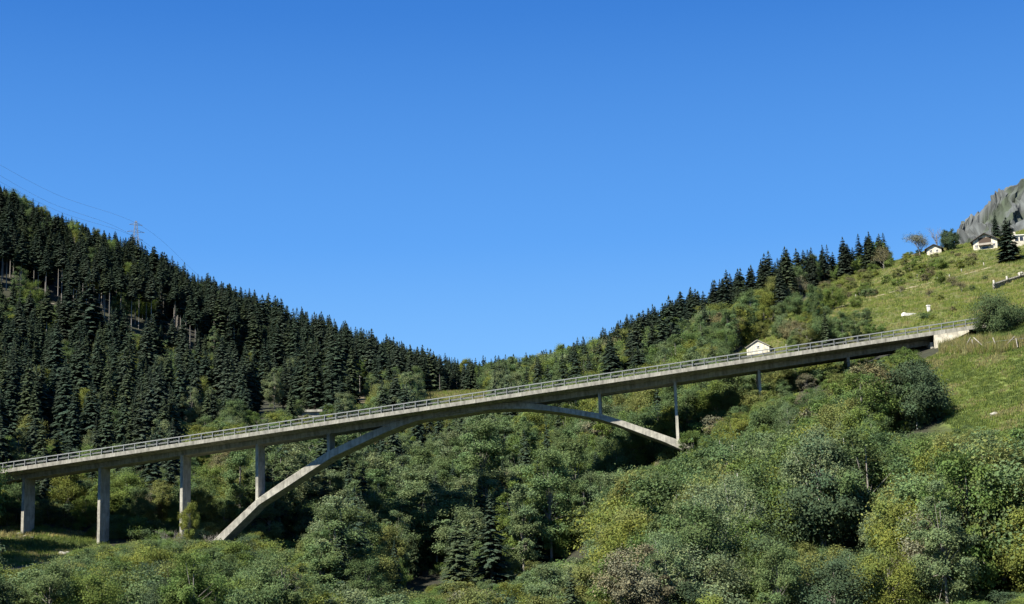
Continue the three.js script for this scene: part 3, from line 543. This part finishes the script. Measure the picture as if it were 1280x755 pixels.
// how much of each plant can be seen: nearest first, on a coarse raster
{
  const gw = 640, gh = 378, grid = new Uint8Array(gw * gh), hid = (p) => { const c = camera.position; for (let s = 0.3; s < 0.97; s += 0.02) { const x = c.x + (p.x - c.x) * s, z = c.z + (p.z - c.z) * s, y = c.y + (p.y - c.y) * s; if (height(x, z) > y) return true; } return false; };
  plants.sort((a, b) => b.p.z - a.p.z);
  for (const it of plants) {
    const f = forms[it.kind][it.v], top = proj(V(it.p.x, it.p.y + it.h, it.p.z)), bot = proj(it.p), hw = f.r / f.h * it.h * it.w * F / top[2] / 2, tp = V(it.p.x, it.p.y + it.h, it.p.z);
    it.seen = 0; if (hid(tp)) continue;
    const y0 = Math.max(0, Math.floor(top[1] / 2)), y1 = Math.min(gh - 1, Math.ceil(bot[1] / 2)), cx = top[0] / 2, cone = it.kind === 'spruce' || it.kind === 'barespruce';
    for (let y = y0; y <= y1; y++) {
      const t = (y - top[1] / 2) / Math.max(1, (bot[1] - top[1]) / 2), ww = hw * (cone ? clamp(t * 1.05, 0.1, 0.9) : Math.sqrt(clamp(1 - (2 * t - 1) ** 2, 0, 1)) * 0.92);
      for (let x = Math.max(0, Math.round(cx - ww)); x <= Math.min(gw - 1, Math.round(cx + ww)); x++) if (!grid[y * gw + x]) { it.seen++; grid[y * gw + x] = 1; }
    }
  }
}
const REG = {
  bankL: ['on the sunlit mound in front of the bridge piers', 'mound before the piers'], valley: ['in the valley bottom beneath the arch', 'valley beneath the arch'], bankR: ['on the steep bank below the near meadow', 'bank below the meadow'],
  slopeL: ['on the lower slope behind the bridge piers', 'slope behind the piers'], slopeR: ['on the wooded slope behind the far end of the arch', 'slope behind the arch end'], pasture: ['on the open pasture below the chalet', 'pasture below the chalet'],
  mountain: ['on the shaded mountainside under the pylon', 'mountainside under the pylon'], skyline: ['along the ridge above the stone barn', 'ridge above the barn'],
};
const LOOK = { spruce: 'dark green spruce', barespruce: 'tall spruce with bare lower trunk', broadleaf: 'rounded leafy tree', poplar: 'tall leafy tree', birch: 'pale drooping birch', shrub: 'low leafy shrub', dense: 'dense dark tree', bush: 'broad bush', twig: 'greyish thinly leaved shrub', bare: 'leafless shrub' };
const tone = (t) => (t[0] === 'brown' ? 'brownish ' : t[0] === 'pale' ? 'silvery ' : t[0] === 'dark' ? 'deep green ' : t[0] === 'leaf' ? (t[1] === 2 || t[1] === 5 ? 'yellow-green ' : t[1] === 4 ? 'dull green ' : 'fresh green ') : '');
const byKind = {};
for (const it of plants) (byKind[it.kind] ??= []).push(it);
const rest = {}, mtx = new THREE.Matrix4(), qq = new THREE.Quaternion(), up = V(0, 1, 0);
let solos = 0;
for (const [kind, list] of Object.entries(byKind)) {
  list.sort((a, b) => (b.label ? 1e6 : 0) + b.seen - (a.label ? 1e6 : 0) - a.seen);
  list.forEach((it, i) => {
    const f = forms[kind][it.v], s = it.h / f.h, sink = it.p.y - 0.1;
    if (it.label || (i < 290 && it.seen >= 3 && !(it.low && it.seen < 40))) {
      const named = it.label, r = REG[it.region], desc = named || (kind === 'spruce' || kind === 'barespruce' ? '' : tone(it.tint).replace(kind === 'twig' || kind === 'birch' ? /.*/ : /^$/, '')) + LOOK[kind] + ' ' + r[0];
      const t = thing(kindName[kind], desc, kindCat[kind], V(it.p.x, sink, it.p.z), it.rot, named ? it.group : LOOK[kind].replace(/birch$/, 'birche').replace(/trunk$/, 'trunk') + 's, ' + r[1]);
      t.scale.set(s * it.w, s, s * it.w);
      part('trunk', f.trunk, barkOf(kind), t); if (f.crown) part('crown', f.crown, matOf(it.tint), t);
      solos++;
    } else if (it.p.z > -520 || it.seen > 0 || it.p.z > -780) (rest[kind + it.v] ??= { kind, v: it.v, list: [] }).list.push(it);
  });
}
{ // the countless remainder of the woods
  const groups = {};
  for (const { kind, v, list } of Object.values(rest)) {
    const f = forms[kind][v], cat = kind === 'spruce' || kind === 'barespruce' ? 'spruce_forest' : kind === 'shrub' || kind === 'twig' ? 'thicket' : 'broadleaf_wood';
    const G = (groups[cat] ??= (() => { const g = new THREE.Group(); g.name = cat; scene.add(g); return tag(g, { spruce_forest: 'mass of dark spruces filling the gaps of the wooded slopes', thicket: 'tangle of small shrubs filling the gaps on the banks', broadleaf_wood: 'mass of leafy trees filling the gaps of the wooded slopes' }[cat], cat === 'thicket' ? 'undergrowth' : 'wood', null, 'stuff'); })());
    for (const piece of ['trunk', 'crown']) {
      if (!f[piece]) continue;
      const byTint = new Map();
      for (const it of list) { const k = piece === 'trunk' ? 'x' : it.tint.join(); if (!byTint.has(k)) byTint.set(k, []); byTint.get(k).push(it); }
      for (const l of byTint.values()) {
        const im = new THREE.InstancedMesh(f[piece], piece === 'trunk' ? barkOf(kind) : matOf(l[0].tint), l.length); im.name = piece === 'trunk' ? 'trunks' : 'foliage'; im.userData.kind = 'stuff';
        l.forEach((it, i) => { const s = it.h / f.h; im.setMatrixAt(i, mtx.compose(V(it.p.x, it.p.y - 0.1, it.p.z), qq.setFromAxisAngle(up, it.rot), V(s * it.w, s, s * it.w))); });
        im.castShadow = im.receiveShadow = true; G.add(im);
      }
    }
  }
}
console.log('plants', plants.length, 'single', solos, Object.entries(byKind).map(([k, l]) => k + ' ' + l.length + '/' + l.filter((i) => i.seen >= 3).length).join(', '));

// ------------------------------------------------------------------ buildings on the hillside
function gableHouse(name, label, pos, turn, w, dep, eave, rise, wallM, { over = 0.7, roofM = M.roof, openings = [], balcony, base } = {}) {
  const h = thing(name, label, 'house', pos, turn);
  const s = new THREE.Shape([[-w / 2, -4], [w / 2, -4], [w / 2, eave], [0, eave + rise], [-w / 2, eave]].map((p) => new THREE.Vector2(...p)));
  part('wall', new THREE.ExtrudeGeometry(s, { depth: dep, bevelEnabled: false }).translate(0, 0, -dep), wallM, h);
  const roof = new THREE.Group(); roof.name = 'roof'; h.add(roof);
  const L = Math.hypot(w / 2, rise), a = Math.atan2(rise, w / 2);
  for (const e of [-1, 1]) { const g = box(-0.02, L + over, 0.03, 0.24, -dep - over, over); if (e < 0) g.rotateY(Math.PI).translate(0, 0, -dep); g.rotateZ(e < 0 ? a : -a).translate(0, eave + rise, 0); part('roof_panel', g, roofM, roof); }
  for (const [x0, x1, y0, y1, m, n] of openings) { const o = part(n, box(x0, x1, y0, y1, 0.004, 0.07), m, h); if (n === 'window') { part('frame', merged([box(x0 - 0.1, x1 + 0.1, y1, y1 + 0.1, 0.004, 0.12), box(x0 - 0.1, x1 + 0.1, y0 - 0.1, y0, 0.004, 0.14), box((x0 + x1) / 2 - 0.04, (x0 + x1) / 2 + 0.04, y0, y1, 0.071, 0.11)]), M.white, o); } }
  if (balcony) { const [x0, x1, y0, y1] = balcony, b = new THREE.Group(); b.name = 'balcony'; h.add(b); part('floor', box(x0, x1, y0 - 0.15, y0, 0.08, 1.1), M.timber, b); for (let x = x0 + 0.05; x < x1; x += 0.32) part('plank', box(x, x + 0.26, y0 + 0.01, y1, 1.0, 1.06), M.greywood, b); part('handrail', box(x0, x1, y1, y1 + 0.08, 0.97, 1.1), M.timber, b); }
  return h;
}
{
  const c = hit(1232, 312, 480, 640);
  gableHouse('chalet', 'white-walled chalet with dark timber gable and balcony on the hill crest', c, -0.42, 8.8, 9, 3.6, 2.5, M.plaster, { over: 1.1, openings: [[-2.3, 2.3, 2.5, 4.6, M.timber, 'timber_gable'], [-1.2, 1.1, 0.2, 1.1, M.glass, 'garage_opening'], [-3.6, -2.8, 1.0, 2.0, M.glass, 'window'], [2.8, 3.6, 1.0, 2.0, M.glass, 'window']], balcony: [-2.3, 2.3, 1.6, 2.45] });
  const b = at(948, 446, 425);
  gableHouse('stone_barn', 'whitewashed stone barn with dark roof just above the bridge parapet', b, -0.38, 6.6, 7.5, 2.9, 1.9, M.plaster, { over: 0.35, roofM: M.stonewall, openings: [[-0.3, 0.4, 2.6, 3.2, M.glass, 'window']] });
  const s = hit(1168, 318, 520, 640);
  gableHouse('small_house', 'small low house with white gable on the skyline beside a leafless sapling', s, -0.3, 5.6, 9, 2.4, 1.4, M.plaster, { over: 0.8, openings: [[-1.6, -0.9, 0.9, 1.8, M.glass, 'window'], [0.8, 1.5, 0.9, 1.8, M.glass, 'window']] });
  // long building with a window row
  const p = hit(1292, 303, 520, 660), l = thing('long_building', 'long pale flat-roofed building with a row of windows above the pasture', 'building', p, -0.12);
  part('wall', box(-9, 12, -2, 2.9, -6, 0), M.plaster, l); part('roof', box(-9.4, 12.4, 2.903, 3.2, -6.4, 0.4), M.white, l); part('chimney', box(-6.4, -5.7, 3.203, 4.9, -3, -2.3), M.plaster, l);
  for (let x = -6.6; x < 11; x += 1.75) { const w = part('window', box(x, x + 1.25, 0.9, 2.3, 0.003, 0.06), M.glass, l); part('frame', merged([box(x - 0.08, x, 0.8, 2.4, 0.003, 0.1), box(x + 1.25, x + 1.33, 0.8, 2.4, 0.003, 0.1)]), M.white, w); }
}
// ------------------------------------------------------------------ road gallery, walls, poles
{
  const p = hit(384, 522, 400, 520), g = thing('road_gallery', 'concrete road gallery with pale roof slab half hidden by spruces above the bridge', 'gallery', p, 0.16);
  part('wall', box(-5, 4, -2, 1.5, -4, 0), M.concrete, g); part('roof_slab', box(-5.5, 4.4, 1.503, 1.75, -4.2, 0.5), M.concrete, g); part('parapet', box(-5.5, 4.4, 1.753, 2.2, 0.2, 0.45), M.concrete, g);
  const q = hit(414, 508, 400, 520), k = thing('pump_house', 'tiny pale concrete hut beside the road gallery', 'hut', q, -0.2);
  part('wall', box(-1, 1, -1.5, 2, -2, 0), M.plaster, k); part('roof', box(-1.2, 1.2, 2.003, 2.2, -2.2, 0.25), M.white, k); part('door', box(-0.4, 0.4, 0, 1.7, 0.003, 0.05), M.greywood, k);
}
for (const [px, py, d0, hgt, label] of [[450, 497, 400, 7.4, 'grey utility pole on the bare earth bank beside the gallery'], [571, 489, 420, 5.6, 'pale utility pole at the end of the small terrace'], [186, 536, 330, 5, 'thin wooden pole rising from the shrubs behind the parapet'], [617, 488, 420, 5, 'slim pole among spruces just above the parapet']]) {
  const t = thing('utility_pole', label, 'pole', hit(px, py, d0, 640)); part('mast', bar(V(0, -0.8, 0), V(0, hgt, 0), 0.16, 8, 0.11), M.greybark, t); part('cross_bar', box(-0.5, 0.5, hgt - 0.5, hgt - 0.38, -0.06, 0.06), M.greywood, t);
}
{ // garden wall below the chalet: coursed stones with white pillars
  const a = hit(1243, 362, 380, 560), b = hit(1296, 345, 380, 560), d = b.clone().sub(a), L = Math.hypot(d.x, d.z), turn = -Math.atan2(d.z, d.x), t = thing('stone_wall', 'grey stone retaining wall topped by white pillars below the broad spruce', 'wall', a, turn);
  const rise = d.y / L, stones = [0, 1, 2].map((i) => { const g = new THREE.IcosahedronGeometry(0.5, 1), p = g.attributes.position; for (let k = 0; k < p.count; k++) { const f = 0.85 + 0.25 * noise(p.getX(k) * 3 + i * 9, p.getY(k) * 3, p.getZ(k) * 3); p.setXYZ(k, p.getX(k) * f, clamp(p.getY(k) * f, -0.4, 0.4), p.getZ(k) * f); } g.computeVertexNormals(); return g; });
  for (let r = 0; r < 5; r++) for (let x = (r % 2) * 0.4; x < L; x += 0.85) { const o = part('stone', stones[Math.floor(rnd() * 3)], M.rock, t); o.position.set(x + rr(-0.08, 0.08), -0.2 + r * 0.46 + rise * x, rr(-0.05, 0.05)); o.scale.set(rr(0.8, 1.0), 0.6, 0.7); }
  part('core', (() => { const g = box(0, L, -1.2, 2.0, -0.45, -0.1), p = g.attributes.position; for (let i = 0; i < p.count; i++) p.setY(i, p.getY(i) + rise * p.getX(i)); return g; })(), M.stonewall, t);
  for (let k = 0; k < 4; k++) { const x = 0.3 + (L - 1) * k / 3.3; part('pillar', box(x - 0.25, x + 0.25, 1.9 + rise * x, 2.9 + rise * x, -0.3, 0.2), M.palestone, t); }
}
{ // path across the pasture
  const pts = [[1036, 389], [1062, 380], [1090, 372], [1120, 364], [1150, 357], [1180, 350], [1210, 342], [1240, 334]].map(([x, y]) => hit(x, y, 330, 640)), cv = new THREE.CatmullRomCurve3(pts), pos = [], idx = [], n = 90;
  for (let i = 0; i <= n; i++) { const p = cv.getPoint(i / n), t = cv.getTangent(i / n), s = V(-t.z, 0, t.x).normalize(); for (const e of [-1, 0, 1]) { const q = p.clone().addScaledVector(s, e * 0.8); pos.push(q.x, height(q.x, q.z) + 0.12, q.z); } if (i) { const o = (i - 1) * 3; idx.push(o, o + 3, o + 1, o + 1, o + 3, o + 4, o + 1, o + 4, o + 2, o + 2, o + 4, o + 5); } }
  const m = part('path', geo(pos, idx), new THREE.MeshStandardMaterial({ color: C(0.24, 0.215, 0.14), roughness: 1, side: THREE.DoubleSide }), scene); m.userData.kind = 'structure';
}
const marker = merged([box(-0.12, 0.12, -0.4, 1.05, -0.12, 0.12), box(-0.14, 0.14, 1.053, 1.12, -0.14, 0.14)]);
for (const [px, py] of [[1147, 347], [1153, 352], [1172, 349], [1187, 347], [1202, 340], [1215, 332], [1230, 332], [1070, 372], [1084, 368]]) solo('stone_post', marker, M.palestone, 'short pale stone post on the pasture slope below the chalet', 'post', hit(px, py, 360, 640), rr(0, 1), 'stone posts across the pasture');
{
  const a = hit(1136, 394, 300, 520); const t = solo('stone_trough', merged([box(-2, 2, -0.3, 0.5, -0.6, 0.6), box(-1.7, -1.2, 0.503, 0.75, -0.5, 0.4)]), M.white, 'long white stone trough lying on the pasture above the bridge', 'trough', a, 0.25);
  const b = hit(1161, 390, 300, 520); solo('stone_pillar', merged([box(-0.35, 0.35, -0.4, 1.7, -0.3, 0.3), box(-0.5, 0.45, 1.703, 2.0, -0.4, 0.4)]), M.white, 'white stone pillar beside the trough on the pasture', 'pillar', b, 0.2);
}
// ------------------------------------------------------------------ rocks and logs
const rockForms = [0, 1, 2].map((i) => { const g = new THREE.IcosahedronGeometry(1, 3), p = g.attributes.position; for (let k = 0; k < p.count; k++) { const v = V(p.getX(k), p.getY(k), p.getZ(k)), f = 0.78 + 0.34 * noise(v.x * 1.4 + i * 5, v.y * 1.4, v.z * 1.4) + 0.16 * noise(v.x * 4 + i, v.y * 4, v.z * 4); p.setXYZ(k, v.x * f, v.y * f * 0.72, v.z * f); } g.computeVertexNormals(); return g; });
const rock = (px, py, r, label, group, d0 = 150) => { const p = hit(px, py, d0, 640), o = solo('boulder', rockForms[Math.floor(rnd() * 3)], M.rock, label, 'rock', p, rr(0, 6), group); o.scale.set(r, r * 0.75, r * rr(0.8, 1.1)); };
rock(1243, 519, 0.75, 'pale flat boulder lying in the near meadow grass');
rock(1184, 476, 0.35, 'small pale stone in the near meadow beside the bush shadow');
rock(80, 694, 1.5, 'largest pale boulder on the grassy bank between two piers', null, 190);
rock(1277, 343, 1.6, 'big pale boulder resting above the stone retaining wall', null, 380);
for (const [x, y, r] of [[17, 664, 0.5], [24, 668, 0.7], [31, 671, 0.5], [40, 673, 0.45]]) rock(x, y, r, 'pale rubble stone at the foot of the outermost visible pier', 'rubble at the pier foot', 200);
for (const [x, y, r] of [[978, 434, 0.6], [984, 432, 0.9], [989, 434, 0.7], [1003, 431, 0.6], [1010, 433, 0.5], [1042, 424, 0.7], [1052, 421, 0.6], [1064, 420, 0.5]]) rock(x, y, r, 'white stone of the rubble line beside the stone barn', 'rubble line beside the barn', 300);
for (const [x, y, r] of [[448, 582, 1.5], [456, 577, 1.9], [463, 585, 1.4], [472, 575, 1.6]]) rock(x, y, r, 'pale rock of the scree between spruces under the arch', 'scree under the arch', 300);
const logG = bar(V(-3, 0, 0), V(3, 0, 0), 0.3, 8, 0.22);
for (let i = 0; i < 16; i++) { const p = hit(rr(26, 62), rr(376, 394), 480, 640); p.y += 0.4; const o = solo('felled_log', logG, M.log, 'pale felled log in the clearing on the shaded mountainside', 'log', p, rr(-0.9, 0.9) + (rnd() < 0.3 ? 1.3 : 0), 'felled logs in the mountainside clearing'); o.rotation.z = rr(-0.3, 0.3); o.scale.setScalar(rr(0.6, 1.1)); }
// ------------------------------------------------------------------ pole fence beside the bridge end
{
  const f = thing('pole_fence', 'leaning pole fence of grey rails between the bridge end and the meadow', 'fence', hit(1240, 440, 200, 250)), o = f.position;
  const pt = (px, py) => { const b = hit(px, 437, 200, 250), q = at(px, py, -b.z); return q.sub(o); };
  for (const [a, b, c, d] of [[1213, 422, 1203, 440], [1217, 422, 1235, 438], [1241, 422, 1245, 432], [1268, 421, 1253, 436], [1270, 423, 1272, 434], [1174, 435, 1185, 444], [1215, 424, 1217, 440], [1282, 422, 1296, 436], [1190, 431, 1189, 442]]) part('pole', bar(pt(a, b), pt(c, d), 0.085, 6, 0.07), M.greywood, f);
  part('wire', bar(pt(1189, 433), pt(1297, 421), 0.02, 4), M.steel, f);
}
// ------------------------------------------------------------------ pylon and lines behind the ridge
{
  const base = onGround(169, 742), top = at(169, 276, 742), Hh = top.y - base.y + 2, t = thing('power_pylon', 'steel lattice pylon standing behind the wooded ridge', 'pylon', V(base.x, base.y - 2, base.z), 0.5);
  const leg = (y) => 3.2 * (1 - y / Hh) + 0.35 * y / Hh, cs = [[1, 1], [1, -1], [-1, -1], [-1, 1]];
  for (const [a, b] of cs) part('leg', bar(V(a * leg(0), 0, b * leg(0)), V(a * 0.35, Hh, b * 0.35), 0.085, 5), M.steel, t);
  const br = []; for (let y = 1, i = 0; y < Hh - 1; i++) { const s = Math.max(1.6, leg(y) * 1.5), y2 = Math.min(Hh, y + s); for (let k = 0; k < 4; k++) { const [a, b] = cs[k], [c, d] = cs[(k + 1) % 4]; br.push(bar(V(a * leg(y), y, b * leg(y)), V(c * leg(y2), y2, d * leg(y2)), 0.04, 4), bar(V(c * leg(y), y, d * leg(y)), V(a * leg(y2), y2, b * leg(y2)), 0.04, 4)); } y = y2; }
  part('bracing', merged(br), M.steel, t);
  const arms = [[Hh - 2.2, 3.4], [Hh - 6, 4.6], [Hh - 10, 3.8]];
  for (const [y, w] of arms) part('cross_arm', merged([bar(V(-w, y, 0), V(w, y, 0), 0.12, 5), bar(V(-w, y, 0), V(0, y + 1.4, 0), 0.08, 4), bar(V(w, y, 0), V(0, y + 1.4, 0), 0.08, 4)]), M.steel, t);
  t.updateMatrixWorld(true);
  const wires = [['highest', arms[0], 1], ['middle', arms[1], -1], ['lowest', arms[2], 1]];
  wires.forEach(([word, [y, w], e], i) => {
    const m = t.localToWorld(V(w * e, y - 0.6, 0)), a = at(-60, 172 + i * 11, 640), b = at(330, 398 + i * 14, 860), c = new THREE.CatmullRomCurve3([a, a.clone().lerp(m, 0.5).add(V(0, -4, 0)), m, m.clone().lerp(b, 0.5).add(V(0, -4, 0)), b]);
    solo('power_line', new THREE.TubeGeometry(c, 60, 0.045, 4), M.steel, word + ' of the thin power cables carried by the ridge pylon', 'cable', V(0, 0, 0));
  });
}
// ------------------------------------------------------------------ grass
{
  const tuft = (n, h, w, tip) => { const pos = [], col = []; for (let i = 0; i < n; i++) { const a = rr(0, 6.28), r = rr(0, w), x = Math.cos(a) * r, z = Math.sin(a) * r, b = rr(0, 6.28), hh = h * rr(0.6, 1.1), l = hh * rr(0.15, 0.5), bw = 0.035 + 0.02 * rnd(), dx = Math.cos(b) * bw, dz = Math.sin(b) * bw, c = tintOf(0.3, 0.12); pos.push(x - dx, -0.03, z - dz, x + dx, -0.03, z + dz, x + Math.cos(b + 1.5) * l, hh, z + Math.sin(b + 1.5) * l); for (let k = 0; k < 3; k++) col.push(c[0] * (k === 2 ? tip : 1), c[1], c[2]); } return geo(pos, null, null, col); };
  const green = leafMat(0.135, 0.18, 0.036, 0.3), straw = leafMat(0.20, 0.195, 0.08, 0.25), moss = leafMat(0.085, 0.125, 0.03, 0.3);
  const field = (name, label, g, mats, x0, x1, z0, z1, n, test, s0, s1) => {
    const lists = mats.map(() => []);
    for (let i = 0; i < n; i++) { const x = rr(x0, x1), z = rr(z0, z1), p = ground(x, z); if (!test(p, proj(p))) continue; const k = clamp(0.5 + fbm(x / 7, z / 7, 3, 8.8) * 1.9 + rr(-0.35, 0.35), 0, 0.999); lists[Math.floor(k * mats.length)].push(p); }
    const G = new THREE.Group(); G.name = name; scene.add(G); tag(G, label, 'grass', null, 'stuff');
    lists.forEach((l, i) => { if (!l.length) return; const im = new THREE.InstancedMesh(g, mats[i], l.length); im.name = 'tufts'; im.userData.kind = 'stuff'; l.forEach((p, k) => { const s = rr(s0, s1); im.setMatrixAt(k, mtx.compose(p, qq.setFromAxisAngle(up, rr(0, 6.28)), V(s, s * rr(0.7, 1.3), s))); }); im.castShadow = im.receiveShadow = true; G.add(im); });
  };
  field('meadow_grass', 'lush grass of the near meadow beside the bridge end', tuft(16, 0.3, 0.42, 1.05), [moss, moss, green, green, green, straw], 50, 112, -250, -175, 42000, (p, q) => cover(p, q) === 'meadow', 0.6, 1.25);
  field('pasture_grass', 'rough tussocky grass on the pasture below the chalet', tuft(18, 0.65, 0.8, 1.1), [moss, green, green, green, straw], 60, 250, -620, -300, 60000, (p, q) => cover(p, q) === 'pasture' && q[0] < 1300, 0.6, 1.3);
  field('rough_grass', 'rough grass on the bank between the outer piers', tuft(16, 0.6, 0.6, 1.1), [moss, green, straw], -110, -50, -290, -205, 16000, (p, q) => cover(p, q) === 'rough', 0.6, 1.2);
  field('fence_weeds', 'tall dry weeds along the pole fence beside the bridge end', tuft(22, 1.2, 0.5, 1.1), [straw, green, straw], 60, 100, -245, -225, 5200, (p, q) => q[0] > 1176 && Math.abs(q[1] - 434) < 9, 0.6, 1.2);
  field('terrace_grass', 'yellowish grass of the small terrace above the parapet', tuft(18, 0.8, 0.8, 1.1), [green, straw], -60, 20, -620, -420, 14000, (p, q) => cover(p, q) === 'terrace', 0.6, 1.2);
}
renderer.render(scene, camera);
